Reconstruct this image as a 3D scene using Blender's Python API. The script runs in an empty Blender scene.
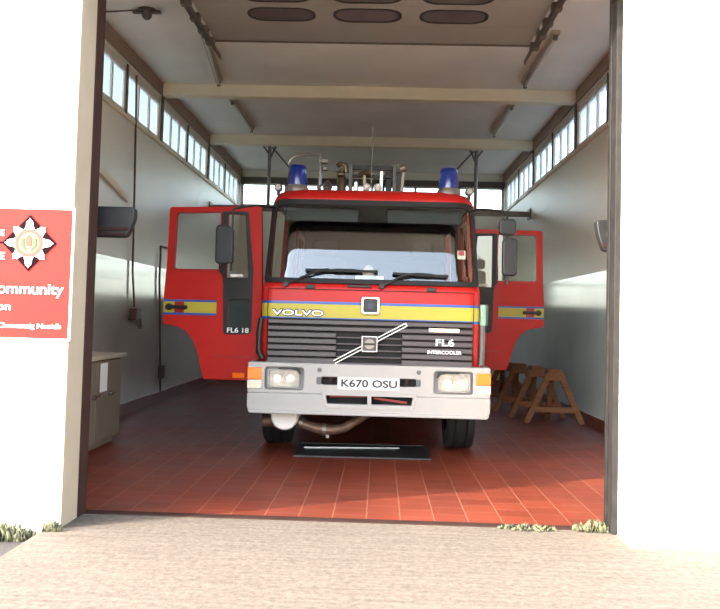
import bpy, bmesh, math, random
from mathutils import Vector, Matrix
random.seed(7)
C = bpy.context.scene.collection
PI = math.pi
V = Vector

# ------------------------------------------------------------------ helpers
def lin(c):
    return tuple(((v/255)/12.92 if v/255 <= .04045 else ((v/255+.055)/1.055)**2.4) for v in c) + (1.0,)

def new_mat(name):
    m = bpy.data.materials.new(name); m.use_nodes = True
    nt = m.node_tree
    return m, nt, nt.nodes['Principled BSDF']

def mat(name, col, rough=.5, metal=0, var=.08, scale=8, bump=0, coat=0, spec=.5, stretch=None):
    """principled surface with a procedural noise variation in colour and roughness"""
    m, nt, p = new_mat(name)
    n = nt.nodes; L = nt.links.new
    tc = n.new('ShaderNodeTexCoord'); no = n.new('ShaderNodeTexNoise')
    no.inputs['Scale'].default_value = scale; no.inputs['Detail'].default_value = 5
    if stretch:
        mp = n.new('ShaderNodeMapping'); mp.inputs['Scale'].default_value = stretch
        L(tc.outputs['Object'], mp.inputs['Vector']); L(mp.outputs['Vector'], no.inputs['Vector'])
    else:
        L(tc.outputs['Object'], no.inputs['Vector'])
    c = lin(col)
    r = n.new('ShaderNodeValToRGB')
    r.color_ramp.elements[0].position = .3; r.color_ramp.elements[1].position = .7
    r.color_ramp.elements[0].color = tuple(max(0, v*(1-var)) for v in c[:3])+(1,)
    r.color_ramp.elements[1].color = tuple(min(1, v*(1+var)) for v in c[:3])+(1,)
    L(no.outputs['Fac'], r.inputs['Fac']); L(r.outputs['Color'], p.inputs['Base Color'])
    mr = n.new('ShaderNodeMapRange')
    mr.inputs['To Min'].default_value = max(.02, rough*.85); mr.inputs['To Max'].default_value = min(1, rough*1.15)
    L(no.outputs['Fac'], mr.inputs['Value']); L(mr.outputs['Result'], p.inputs['Roughness'])
    p.inputs['Metallic'].default_value = metal
    p.inputs['Coat Weight'].default_value = coat
    p.inputs['Specular IOR Level'].default_value = spec
    if bump:
        b = n.new('ShaderNodeBump'); b.inputs['Strength'].default_value = bump; b.inputs['Distance'].default_value = .01
        L(no.outputs['Fac'], b.inputs['Height']); L(b.outputs['Normal'], p.inputs['Normal'])
    return m

def glass(name, tint, f0=.05, rough=.0):
    """thin pane: see-through with a fresnel reflection"""
    m = bpy.data.materials.new(name); m.use_nodes = True
    nt = m.node_tree; n = nt.nodes; L = nt.links.new
    n.remove(n['Principled BSDF']); out = n['Material Output']
    t = n.new('ShaderNodeBsdfTransparent'); t.inputs['Color'].default_value = lin(tint)
    g = n.new('ShaderNodeBsdfGlossy'); g.inputs['Roughness'].default_value = rough
    lw = n.new('ShaderNodeLayerWeight'); lw.inputs['Blend'].default_value = .5
    pw = n.new('ShaderNodeMath'); pw.operation = 'POWER'; pw.inputs[1].default_value = 5
    ma = n.new('ShaderNodeMath'); ma.operation = 'MULTIPLY_ADD'
    ma.inputs[1].default_value = 1-f0; ma.inputs[2].default_value = f0
    mx = n.new('ShaderNodeMixShader')
    L(lw.outputs['Facing'], pw.inputs[0]); L(pw.outputs[0], ma.inputs[0]); L(ma.outputs[0], mx.inputs['Fac'])
    L(t.outputs[0], mx.inputs[1]); L(g.outputs[0], mx.inputs[2]); L(mx.outputs[0], out.inputs['Surface'])
    return m

def frosted(name, col, clear=.6):
    m = bpy.data.materials.new(name); m.use_nodes = True
    nt = m.node_tree; n = nt.nodes; L = nt.links.new
    n.remove(n['Principled BSDF']); out = n['Material Output']
    t = n.new('ShaderNodeBsdfTranslucent')
    no = n.new('ShaderNodeTexNoise'); no.inputs['Scale'].default_value = 3
    r = n.new('ShaderNodeValToRGB'); c = lin(col)
    r.color_ramp.elements[0].color = tuple(v*.9 for v in c[:3])+(1,); r.color_ramp.elements[1].color = c
    L(no.outputs['Fac'], r.inputs['Fac']); L(r.outputs['Color'], t.inputs['Color'])
    tr = n.new('ShaderNodeBsdfTransparent'); tr.inputs['Color'].default_value = lin((225, 232, 238))
    mx = n.new('ShaderNodeMixShader'); mx.inputs['Fac'].default_value = clear
    L(t.outputs[0], mx.inputs[1]); L(tr.outputs[0], mx.inputs[2]); L(mx.outputs[0], out.inputs['Surface'])
    return m

class MB:
    """collects shapes into one mesh"""
    def __init__(s): s.bm = bmesh.new(); s.mi = 0; s.start = 0
    def _m(s):
        s.bm.faces.ensure_lookup_table()
        for f in s.bm.faces[s.start:]: f.material_index = s.mi
        s.start = len(s.bm.faces)
    def box(s, c, d, rot=None):
        M = Matrix.Translation(V(c)) @ (rot.to_4x4() if rot else Matrix()) @ Matrix.Diagonal((d[0], d[1], d[2], 1))
        bmesh.ops.create_cube(s.bm, size=1, matrix=M); s._m(); return s
    def bb(s, x0, x1, y0, y1, z0, z1):
        return s.box(((x0+x1)/2, (y0+y1)/2, (z0+z1)/2), (abs(x1-x0), abs(y1-y0), abs(z1-z0)))
    def bar(s, p0, p1, w, h, up=(0, 0, 1)):
        p0, p1 = V(p0), V(p1); d = p1-p0; z = d.normalized()
        x = z.cross(V(up))
        if x.length < 1e-4: x = z.cross(V((0, 1, 0)))
        x.normalize(); y = z.cross(x)
        R = Matrix((x, y, z)).transposed()
        return s.box((p0+p1)/2, (w, h, d.length), R)
    def cyl(s, p0, p1, r0, r1=None, n=20):
        p0, p1 = V(p0), V(p1); d = p1-p0
        M = Matrix.Translation((p0+p1)/2) @ d.to_track_quat('Z', 'Y').to_matrix().to_4x4()
        bmesh.ops.create_cone(s.bm, cap_ends=True, segments=n, radius1=r0, radius2=r0 if r1 is None else r1, depth=d.length, matrix=M)
        s._m(); return s
    def ball(s, c, r, sc=(1, 1, 1), n=16):
        M = Matrix.Translation(V(c)) @ Matrix.Diagonal((sc[0], sc[1], sc[2], 1))
        bmesh.ops.create_uvsphere(s.bm, u_segments=n, v_segments=n//2+2, radius=r, matrix=M); s._m(); return s
    def tube(s, pts, r, n=8):
        pts = [V(p) for p in pts]; rings = []
        up = None
        for i, p in enumerate(pts):
            a = pts[i]-pts[i-1] if i else pts[1]-pts[0]
            b = pts[i+1]-pts[i] if i < len(pts)-1 else a
            t = (a.normalized()+b.normalized()).normalized()
            if up is None:
                up = t.orthogonal().normalized()
            up = (up - t*up.dot(t)).normalized(); sd = t.cross(up)
            rr = r[i] if isinstance(r, (list, tuple)) else r
            rings.append([s.bm.verts.new(p+up*rr*math.cos(2*PI*k/n)+sd*rr*math.sin(2*PI*k/n)) for k in range(n)])
        for A, B in zip(rings, rings[1:]):
            for k in range(n): s.bm.faces.new((A[k], A[(k+1) % n], B[(k+1) % n], B[k]))
        s.bm.faces.new(rings[0][::-1]); s.bm.faces.new(rings[-1]); s._m(); return s
    def lathe(s, prof, o, axis='z', n=32):
        ax = {'z': (V((1, 0, 0)), V((0, 1, 0)), V((0, 0, 1))), 'x': (V((0, 1, 0)), V((0, 0, 1)), V((1, 0, 0))), 'y': (V((0, 0, 1)), V((1, 0, 0)), V((0, 1, 0)))}[axis]
        o = V(o); rings = []
        for r, h in prof:
            if r < 1e-5: rings.append([s.bm.verts.new(o+ax[2]*h)])
            else: rings.append([s.bm.verts.new(o+ax[2]*h+ax[0]*r*math.cos(2*PI*k/n)+ax[1]*r*math.sin(2*PI*k/n)) for k in range(n)])
        for A, B in zip(rings, rings[1:]):
            for k in range(n):
                k2 = (k+1) % n
                if len(A) == 1 and len(B) == 1: continue
                if len(A) == 1: s.bm.faces.new((A[0], B[k2], B[k]))
                elif len(B) == 1: s.bm.faces.new((A[k], A[k2], B[0]))
                else: s.bm.faces.new((A[k], A[k2], B[k2], B[k]))
        s._m(); return s
    def mesh(s, me, M):
        n0 = len(s.bm.verts); s.bm.from_mesh(me); s.bm.verts.ensure_lookup_table()
        for v in s.bm.verts[n0:]: v.co = M @ v.co
        bpy.data.meshes.remove(me); s._m(); return s
    def plate(s, loops, t, M, bev=0):
        """flat plate of thickness t from a 2D outline with holes; M maps (a,b,c) to the place, c in 0..t"""
        cu = bpy.data.curves.new('outline', 'CURVE'); cu.dimensions = '2D'; cu.fill_mode = 'BOTH'
        cu.extrude = max(t/2-bev, 1e-4); cu.bevel_depth = bev; cu.bevel_resolution = 1
        if bev: cu.offset = -bev
        for lp in loops:
            sp = cu.splines.new('POLY'); sp.points.add(len(lp)-1); sp.use_cyclic_u = True
            for q, (a, b) in zip(sp.points, lp): q.co = (a, b, 0, 1)
        ob = bpy.data.objects.new('outline', cu); C.objects.link(ob)
        me = bpy.data.meshes.new_from_object(ob.evaluated_get(bpy.context.evaluated_depsgraph_get()))
        bpy.data.objects.remove(ob); bpy.data.curves.remove(cu)
        return s.mesh(me, M @ Matrix.Translation((0, 0, t/2)))
    def text(s, txt, a0, a1, b0, b1, t, M, off=0, shear=0, space=1):
        """lettering stretched into the box a0..a1, b0..b1"""
        cu = bpy.data.curves.new('txt', 'FONT'); cu.body = txt; cu.offset = off; cu.extrude = .02; cu.shear = shear; cu.space_character = space
        ob = bpy.data.objects.new('txt', cu); C.objects.link(ob)
        me = bpy.data.meshes.new_from_object(ob.evaluated_get(bpy.context.evaluated_depsgraph_get()))
        bpy.data.objects.remove(ob); bpy.data.curves.remove(cu)
        xs = [v.co.x for v in me.vertices]; ys = [v.co.y for v in me.vertices]; zs = [v.co.z for v in me.vertices]
        x0, x1, y0, y1, z0, z1 = min(xs), max(xs), min(ys), max(ys), min(zs), max(zs)
        S = Matrix.Translation((a0, b0, 0)) @ Matrix.Diagonal(((a1-a0)/(x1-x0), (b1-b0)/(y1-y0), t/(z1-z0), 1)) @ Matrix.Translation((-x0, -y0, -z0))
        return s.mesh(me, M @ S)
    def build(s, name, mats, parent=None, bevel=0, smooth=True, loc=None, rotz=0, seg=2):
        bmesh.ops.recalc_face_normals(s.bm, faces=s.bm.faces)
        me = bpy.data.meshes.new(name); s.bm.to_mesh(me); s.bm.free()
        for m in (mats if isinstance(mats, (list, tuple)) else [mats]): me.materials.append(m)
        if smooth:
            me.shade_smooth(); me.set_sharp_from_angle(angle=math.radians(38))
        o = bpy.data.objects.new(name, me); C.objects.link(o)
        if parent: o.parent = parent
        if loc: o.location = loc
        o.rotation_euler.z = rotz
        if bevel:
            b = o.modifiers.new('bevel', 'BEVEL'); b.width = bevel; b.segments = seg; b.limit_method = 'ANGLE'; b.angle_limit = math.radians(40)
        return o

def XZ(y=0):      # plate in x-z facing -y: (a,b,c) -> (a, y-c, b)
    return Matrix(((1, 0, 0, 0), (0, 0, -1, y), (0, 1, 0, 0), (0, 0, 0, 1)))
def XY(z=0):
    return Matrix.Translation((0, 0, z))
def YZ(x=0):      # (a,b,c) -> (x+c, a, b)
    return Matrix(((0, 0, 1, x), (1, 0, 0, 0), (0, 1, 0, 0), (0, 0, 0, 1)))
def rr(x0, x1, y0, y1, r, n=5):
    pts = []
    for cx, cy, a in ((x1-r, y0+r, -90), (x1-r, y1-r, 0), (x0+r, y1-r, 90), (x0+r, y0+r, 180)):
        for k in range(n+1):
            t = math.radians(a+90*k/n); pts.append((cx+r*math.cos(t), cy+r*math.sin(t)))
    return pts
def rpoly(pts, r, n=4):
    """polygon with every corner rounded by r (a number or one per corner)"""
    out = []; N = len(pts)
    for i in range(N):
        p = V(pts[i]).to_2d() if len(pts[i]) == 2 else V(pts[i][:2]); ri = r[i] if isinstance(r, (list, tuple)) else r
        a = (V(pts[i-1][:2])-p); b = (V(pts[(i+1) % N][:2])-p)
        if ri < 1e-4: out.append(tuple(p)); continue
        d = min(ri, a.length*.45, b.length*.45)
        A = p+a.normalized()*d; B = p+b.normalized()*d
        for k in range(n+1):
            t = k/n; q = A*(1-t)**2+p*2*t*(1-t)+B*t*t; out.append((q.x, q.y))
    return out

def tag(o, label=None, cat=None, group=None, kind=None):
    if label: o['label'] = label
    if cat: o['category'] = cat
    if group: o['group'] = group
    if kind: o['kind'] = kind
    return o
def empty(name, loc, rz=0):
    o = bpy.data.objects.new(name, None); C.objects.link(o); o.location = loc; o.rotation_euler.z = rz
    o.empty_display_size = .2
    return o
def copy_tree(o, parent=None):
    c = o.copy(); C.objects.link(c); c.parent = parent
    for ch in [x for x in C.objects if x.parent == o]: copy_tree(ch, c)
    return c
def struct(mb, name, m, parent=None, **k):
    o = mb.build(name, m, parent, **k)
    if not parent: tag(o, kind='structure')
    return o

# ------------------------------------------------------------------ materials
M_white = mat('white render', (246, 242, 234), .85, scale=3, var=.03, bump=.15)
M_cream = mat('cream paint', (196, 182, 158), .6, scale=2, var=.05)
M_beam = mat('beam paint', (240, 228, 198), .6, scale=3, var=.04)
M_ceil = mat('ceiling board', (243, 238, 226), .7, scale=1.2, var=.05)
M_brown = mat('dark brown painted steel', (50, 32, 27), .75, scale=6, var=.2, bump=.1, spec=.15)
M_greypost = mat('worn grey steel', (30, 28, 27), .7, scale=14, var=.35, bump=.2, spec=.2)
M_asphalt = mat('asphalt', (48, 44, 42), .95, scale=60, var=.3, bump=.6)
M_frame = mat('window frame paint', (225, 218, 205), .5, var=.04)
M_darkframe = mat('dark window post', (96, 84, 74), .6, var=.1)
M_frost = frosted('frosted glass', (226, 232, 236), .6)
M_frostdim = frosted('dimmed frosted glass', (128, 140, 148), .10)  # same frosted glass, darkened in colour to tame the sunlit left panes
M_clear = glass('clear window glass', (246, 250, 250), .06)
M_skirt = mat('skirting tile', (104, 50, 38), .35, scale=7, var=.15)
M_red = mat('fire red paint', (176, 27, 19), .5, scale=4, var=.04, coat=.05, spec=.28)
M_redtrim = mat('red trim', (150, 24, 20), .4, var=.06)
M_yellow = mat('yellow reflective film', (170, 156, 43), .5, var=.03)
M_blue = mat('blue reflective film', (30, 74, 150), .35, var=.05)
M_bumper = mat('white bumper paint', (152, 147, 142), .35, scale=5, var=.03)
M_navy = mat('navy badge centre', (34, 34, 60), .4, var=.05)
M_black = mat('black plastic', (14, 13, 13), .5, var=.15)
M_rubber = mat('black rubber', (22, 21, 22), .75, scale=12, var=.2)
M_grille = mat('dark grey grille plastic', (66, 57, 58), .42, var=.08)
M_void = mat('dark engine bay', (12, 10, 10), .8, var=.2)
M_inner = mat('cab lining', (52, 48, 47), .8, scale=10, var=.12)
M_seat = mat('dark seat cloth', (44, 42, 46), .9, scale=40, var=.2, bump=.3)
M_chrome = mat('chrome', (178, 178, 178), .25, 1, var=.04)
M_alu = mat('brushed aluminium', (170, 170, 168), .35, 1, var=.08, scale=20)
M_steel = mat('dull steel', (132, 124, 116), .5, .8, var=.15)
M_brass = mat('tarnished brass', (112, 98, 80), .4, .9, var=.2)
M_letter = mat('white lettering', (240, 238, 232), .4, var=.02)
M_plate = mat('number plate white', (196, 190, 182), .4, var=.02)
M_plateblack = mat('number plate black', (22, 22, 26), .5, var=.02)
M_amber = mat('amber lens', (250, 118, 20), .2, var=.05, coat=.5)
M_clearlens = mat('clear lens', (206, 200, 176), .15, var=.1, coat=.6, scale=30)
M_reflector = mat('lamp reflector', (222, 218, 212), .35, .45, var=.15, scale=14, bump=.35)
M_lensglass = glass('headlamp glass', (252, 251, 248), .12, .04)
M_screen = glass('windscreen glass', (238, 243, 241), .08)
M_pane = glass('cab side glass', (246, 249, 247), .05)
M_darkpane = mat('dark tinted glass', (52, 62, 60), .08, var=.1)
M_ovalglass = mat('smoky oval pane', (104, 96, 96), .25, var=.12, scale=2)
M_bluelens = mat('blue beacon lens', (14, 36, 112), .16, var=.3, coat=.5, scale=25)
M_exhaust = mat('rusty exhaust steel', (112, 88, 74), .55, .6, var=.35, scale=14)
M_canister = mat('pale grey canister', (222, 216, 210), .4, var=.05)
M_wood = mat('old timber', (132, 88, 58), .8, scale=6, var=.3, bump=.3, stretch=(1, 1, 5))
M_cab = mat('brown painted timber', (116, 101, 84), .55, scale=3, var=.1)
M_cabtop = mat('pale worktop', (172, 160, 140), .5, var=.08)
M_paper = mat('white paper', (232, 230, 224), .8, var=.02)
M_doorpan = mat('grey beige door panel', (158, 152, 144), .5, scale=2, var=.05)
M_galv = mat('galvanised track', (128, 118, 106), .5, .5, var=.2, scale=16)
M_darkgalv = mat('dark track steel', (98, 90, 82), .5, .4, var=.2)
M_lampcase = mat('lamp casing enamel', (176, 160, 138), .5, var=.05)
M_tubeglass = mat('unlit fluorescent tube', (214, 206, 192), .3, var=.03)
M_cable = mat('brown cable', (104, 66, 52), .6, var=.1)
M_conduit = mat('conduit', (84, 66, 58), .6, var=.1)
M_sign = mat('red sign face', (184, 28, 22), .6, scale=2, var=.03, spec=.2)
M_maroon = mat('maroon emblem', (24, 3, 8), .8, var=.04, spec=.08)
M_ringred = mat('orange red ring', (150, 50, 32), .5, var=.04)
M_cornice = mat('brown cornice paint', (150, 126, 106), .6, var=.08)
M_reveal = mat('beige reveal shade', (156, 142, 122), .8, scale=5, var=.06)  # shade on the side of the left pier, put into the colour
M_crest = mat('pale crest', (104, 104, 72), .5, var=.05)
M_green = mat('crest green', (52, 74, 34), .5, var=.05)
M_leaf = mat('dry weed leaf', (86, 86, 62), .9, var=.3, scale=30)
M_tray = mat('drip tray black', (40, 36, 36), .45, var=.2)
M_palegreen = mat('pale green lens', (120, 152, 130), .25, var=.08)
M_stkred = mat('red sticker', (206, 60, 48), .5, var=.05)
M_greyvane = mat('grey vane plastic', (78, 78, 77), .45, var=.08)
M_mirror = mat('mirror casing', (17, 16, 16), .55, var=.12)
M_skin = mat('pale disc', (226, 196, 176), .7, var=.05)

def wall_mat(name, dado, z=2.03):
    m, nt, p = new_mat(name); n = nt.nodes; L = nt.links.new
    ge = n.new('ShaderNodeNewGeometry'); sp = n.new('ShaderNodeSeparateXYZ'); L(ge.outputs['Position'], sp.inputs[0])
    gt = n.new('ShaderNodeMath'); gt.operation = 'GREATER_THAN'; gt.inputs[1].default_value = z; L(sp.outputs['Z'], gt.inputs[0])
    no = n.new('ShaderNodeTexNoise'); no.inputs['Scale'].default_value = 1.5; no.inputs['Detail'].default_value = 6
    L(ge.outputs['Position'], no.inputs['Vector'])
    def ramp(c, v):
        r = n.new('ShaderNodeValToRGB'); c = lin(c)
        r.color_ramp.elements[0].color = tuple(x*(1-v) for x in c[:3])+(1,); r.color_ramp.elements[1].color = tuple(x*(1+v) for x in c[:3])+(1,)
        L(no.outputs['Fac'], r.inputs['Fac']); return r
    a = ramp(dado, .12); b = ramp((236, 228, 210), .05)
    mx = n.new('ShaderNodeMix'); mx.data_type = 'RGBA'; L(gt.outputs[0], mx.inputs['Factor'])
    L(a.outputs['Color'], mx.inputs['A']); L(b.outputs['Color'], mx.inputs['B']); L(mx.outputs['Result'], p.inputs['Base Color'])
    mr = n.new('ShaderNodeMapRange'); mr.inputs['To Min'].default_value = .14; mr.inputs['To Max'].default_value = .42
    L(gt.outputs[0], mr.inputs['Value']); L(mr.outputs['Result'], p.inputs['Roughness'])
    # blockwork courses under the paint
    br = n.new('ShaderNodeTexBrick'); br.inputs['Scale'].default_value = 1; br.inputs['Brick Width'].default_value = .44; br.inputs['Row Height'].default_value = .22
    br.inputs['Mortar Size'].default_value = .006; br.inputs['Color1'].default_value = br.inputs['Color2'].default_value = (1, 1, 1, 1); br.inputs['Mortar'].default_value = (0, 0, 0, 1)
    cb = n.new('ShaderNodeCombineXYZ'); L(sp.outputs['Y'], cb.inputs['X']); L(sp.outputs['Z'], cb.inputs['Y']); L(cb.outputs[0], br.inputs['Vector'])
    bu = n.new('ShaderNodeBump'); bu.inputs['Strength'].default_value = .25; bu.inputs['Distance'].default_value = .004
    L(br.outputs['Color'], bu.inputs['Height']); L(bu.outputs['Normal'], p.inputs['Normal'])
    return m
M_wallL = wall_mat('painted block wall cream over grey', (196, 192, 184))
M_wallR = wall_mat('painted block wall cream over grey green', (204, 221, 220))

def tile_mat():
    m, nt, p = new_mat('red quarry tiles'); n = nt.nodes; L = nt.links.new
    tc = n.new('ShaderNodeTexCoord'); br = n.new('ShaderNodeTexBrick')
    mp = n.new('ShaderNodeMapping'); mp.inputs['Rotation'].default_value = (0, 0, PI/2); mp.inputs['Location'].default_value = (.03, .06, 0)
    L(tc.outputs['Object'], mp.inputs['Vector'])
    L(mp.outputs['Vector'], br.inputs['Vector'])
    br.offset = .5; br.inputs['Scale'].default_value = 1
    br.inputs['Brick Width'].default_value = .23; br.inputs['Row Height'].default_value = .23; br.inputs['Mortar Size'].default_value = .005
    br.inputs['Mortar Smooth'].default_value = .3
    br.inputs['Color1'].default_value = lin((121, 55, 38)); br.inputs['Color2'].default_value = lin((106, 46, 31)); br.inputs['Mortar'].default_value = lin((138, 88, 70))
    no = n.new('ShaderNodeTexNoise'); no.inputs['Scale'].default_value = 1.3; no.inputs['Detail'].default_value = 7
    L(tc.outputs['Object'], no.inputs['Vector'])
    r = n.new('ShaderNodeValToRGB'); r.color_ramp.elements[0].position = .3; r.color_ramp.elements[1].position = .7
    r.color_ramp.elements[0].color = (.72, .68, .66, 1); r.color_ramp.elements[1].color = (1.08, 1.05, 1.02, 1)
    L(no.outputs['Fac'], r.inputs['Fac'])
    mx = n.new('ShaderNodeMix'); mx.data_type = 'RGBA'; mx.blend_type = 'MULTIPLY'; mx.inputs['Factor'].default_value = 1
    L(br.outputs['Color'], mx.inputs['A']); L(r.outputs['Color'], mx.inputs['B']); L(mx.outputs['Result'], p.inputs['Base Color'])
    mr = n.new('ShaderNodeMapRange'); mr.inputs['To Min'].default_value = .36; mr.inputs['To Max'].default_value = .6; p.inputs['Specular IOR Level'].default_value = .18
    L(no.outputs['Fac'], mr.inputs['Value']); L(mr.outputs['Result'], p.inputs['Roughness'])
    bu = n.new('ShaderNodeBump'); bu.inputs['Strength'].default_value = .3; bu.inputs['Distance'].default_value = .004; bu.invert = True
    L(br.outputs['Fac'], bu.inputs['Height']); L(bu.outputs['Normal'], p.inputs['Normal'])
    return m
M_tiles = tile_mat()

def concrete_mat():
    m, nt, p = new_mat('tamped concrete'); n = nt.nodes; L = nt.links.new
    tc = n.new('ShaderNodeTexCoord')
    no = n.new('ShaderNodeTexNoise'); no.inputs['Scale'].default_value = 26; no.inputs['Detail'].default_value = 10; no.inputs['Roughness'].default_value = .7
    L(tc.outputs['Object'], no.inputs['Vector'])
    mp = n.new('ShaderNodeMapping'); mp.inputs['Scale'].default_value = (1.2, 14, 1); L(tc.outputs['Object'], mp.inputs['Vector'])
    n2 = n.new('ShaderNodeTexNoise'); n2.inputs['Scale'].default_value = 1.6; n2.inputs['Detail'].default_value = 4; L(mp.outputs['Vector'], n2.inputs['Vector'])
    ad = n.new('ShaderNodeMath'); ad.operation = 'MULTIPLY_ADD'; ad.inputs[1].default_value = .42; L(n2.outputs['Fac'], ad.inputs[0]); L(no.outputs['Fac'], ad.inputs[2])
    r = n.new('ShaderNodeValToRGB'); r.color_ramp.elements[0].position = .42; r.color_ramp.elements[1].position = .85
    r.color_ramp.elements[0].color = lin((57, 48, 40)); r.color_ramp.elements[1].color = lin((103, 91, 79))
    L(ad.outputs[0], r.inputs['Fac']); L(r.outputs['Color'], p.inputs['Base Color']); p.inputs['Roughness'].default_value = .95
    bu = n.new('ShaderNodeBump'); bu.inputs['Strength'].default_value = .5; bu.inputs['Distance'].default_value = .01
    L(ad.outputs[0], bu.inputs['Height']); L(bu.outputs['Normal'], p.inputs['Normal'])
    return m
M_concrete = concrete_mat()

# ------------------------------------------------------------------ the building
XL, XR, YF, YB, ZC = -3.35, 2.83, 6.05, 21.0, 4.78
ZS, ZT = 3.9, 4.56                                   # sill and head of the clerestory windows
struct(MB().bb(XL-.2, XR+.2, YF, YB+.2, -.2, 0), 'floor', M_tiles)
struct(MB().bb(-2.04, 9, -9, YF, -.25, -.004), 'ground_apron', M_concrete)
struct(MB().bb(-14, -2.04, -9, 5.6, -.3, -.05).bb(-14, 14, -30, -9, -.3, -.05), 'ground_forecourt', M_asphalt)
struct(MB().bb(-1.98, 1.56, 6.03, 6.12, -.1, .004), 'trim_1', M_brown)      # threshold strip
# front wall: two piers and the lintel
struct(MB().bb(-7, -1.955, 5.6, 5.899, -.3, 6).bb(-7, -2.051, 5.899, YF, -.3, 6).bb(-2.051, -1.955, 5.899, YF, 3.66, 6), 'wall_front_left', M_white)
struct(MB().bb(1.565, 7, 5.6, YF, -.3, 6), 'wall_front_right', M_white)
struct(MB().bb(-1.95, 1.565, 5.6, YF, 3.62, 6), 'wall_front_lintel', M_white)
# door frame posts
struct(MB().bb(-1.957, -1.949, 5.602, 5.899, 0, 3.62), 'trim_5', M_reveal)  # thin sheet over the pier side, carrying its painted shade
struct(MB().bb(-2.05, -1.94, 5.9, 6.06, .0, 3.64), 'trim_2', M_brown, bevel=.006)
struct(MB().bb(1.525, 1.61, 5.93, 6.14, .0, 3.64).bb(1.515, 1.53, 6.04, 6.1, 0, 3.64), 'trim_3', M_greypost, bevel=.006)
struct(MB().bb(-1.99, 1.61, YF, 6.16, 3.64, 3.72), 'trim_4', M_brown, bevel=.006)
# side walls with window band
posts = [6.25, 9.6, 13.3, 17.0, 20.75]
def side(name, x0, x1, m, first):
    w = MB().bb(x0, x1, YF, YB+.2, 0, ZS).bb(x0, x1, YF, YB+.2, ZT, ZC+.1)
    for y in posts: w.bb(x0, x1, y-.1, y+.1, ZS, ZT)
    w.bb(x0, x1, YF, 6.3, ZS, ZT).bb(x0, x1, 20.7, YB+.2, ZS, ZT)
    struct(w, name, m)
    k = first; inner = x1 if x0 < -1 else x0; s = 1 if x0 < -1 else -1; cx = inner-s*.035
    for a, b in zip(posts, posts[1:]):
        mid = (a+b)/2
        for y0, y1 in ((a+.1, mid-.035), (mid+.035, b-.1)):
            f = MB(); t = .06; wd = .05
            f.bb(cx-wd/2, cx+wd/2, y0, y1, ZS, ZS+t).bb(cx-wd/2, cx+wd/2, y0, y1, ZT-t-.05, ZT)
            ws = (y1-y0)/3
            for q in range(4):
                yy = min(max(y0+q*ws, y0+t/2), y1-t/2); f.bb(cx-wd/2, cx+wd/2, yy-t/2, yy+t/2, ZS, ZT)
            fr = struct(f, 'window_%d' % k, M_frame); k += 1
            for q in range(3):
                MB().bb(cx-.004, cx+.004, y0+q*ws+.03, y0+(q+1)*ws-.03, ZS+.03, ZT-.07).build('pane', M_frostdim if s > 0 else M_frost, fr)
        pst = MB().bb(inner-s*.05, inner+s*.005, mid-.025, mid+.025, ZS-.02, ZT).build('trim_post', M_darkframe); tag(pst, kind='structure'); pst.name = 'trim_%d' % (20+k)
    # sill board, cornice pipe and skirting
    struct(MB().bb(inner, inner+s*.03, YF+.1, 20.9, ZS-.05, ZS), 'trim_%d' % (first+40), M_beam)
    struct(MB().bb(inner, inner+s*.03, YF+.1, YB, ZT+.03, ZC), 'trim_%d' % (first+41), M_cornice)
    struct(MB().bb(inner, inner+s*.02, YF+.1, YB, 0, .15), 'baseboard_'+('left' if s > 0 else 'right'), M_skirt)
    return k
n = side('wall_left', XL-.2, XL, M_wallL, 1)
n = side('wall_right', XR, XR+.2, M_wallR, n)
for i, y in enumerate(posts[1:4]):                   # posts and cross beams
    struct(MB().bb(XL, XL+.012, y-.07, y+.07, ZS-.05, ZT+.1), 'trim_%d' % (60+i), M_darkframe)
    struct(MB().bb(XR-.012, XR, y-.07, y+.07, ZS-.05, ZT+.1), 'trim_%d' % (65+i), M_darkframe)
    if i: struct(MB().bb(XL, XR, y-.1, y+.1, 4.6, ZC), 'beam_%d' % i, M_beam, bevel=.01)
struct(MB().bb(XL-.2, XR+.2, 5.6, YB+.2, ZC, ZC+.2), 'ceiling', M_ceil)
# back wall: window band on top, glazed folding door in the middle
w = MB().bb(XL, XR, YB, YB+.2, 4.48, ZC).bb(XL, -2.0, YB, YB+.2, 0, 3.92).bb(1.65, XR, YB, YB+.2, 0, 3.92).bb(-2.0, 1.65, YB, YB+.2, 3.45, 3.92)
struct(w, 'wall_back', M_wallL)
f = MB(); f.bb(XL, XR, YB+.02, YB+.1, 3.92, 3.97).bb(XL, XR, YB+.02, YB+.1, 4.43, 4.48)
xs = [XL+.03+(XR-XL-.06)*q/6 for q in range(7)]
for x in xs: f.bb(x-.03, x+.03, YB+.02, YB+.1, 3.92, 4.48)
fr = struct(f, 'window_%d' % n, M_frame)
for a, b in zip(xs, xs[1:]): MB().bb(a+.02, b-.02, YB+.055, YB+.061, 3.95, 4.45).build('pane', M_clear, fr)
struct(MB().bb(XL, XR, YB-.06, YB, 4.46, 4.6), 'trim_70', M_darkframe)
f = MB(); f.bb(-2, 1.65, YB+.04, YB+.1, 0, 1.75).bb(-2, 1.65, YB+.04, YB+.1, 2.75, 3.45)
for q in range(9):
    x = -2+3.65*q/8; f.bb(x-.025, x+.025, YB+.03, YB+.1, 1.75, 2.75)
f.bb(-2, 1.65, YB+.03, YB+.1, 2.23, 2.27)
dr = struct(f, 'door_1', M_cab)
for q in range(8):
    x = -2+3.65*q/8; MB().bb(x+.02, x+.436, YB+.06, YB+.066, 1.74, 2.76).build('pane', M_clear, dr)

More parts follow.
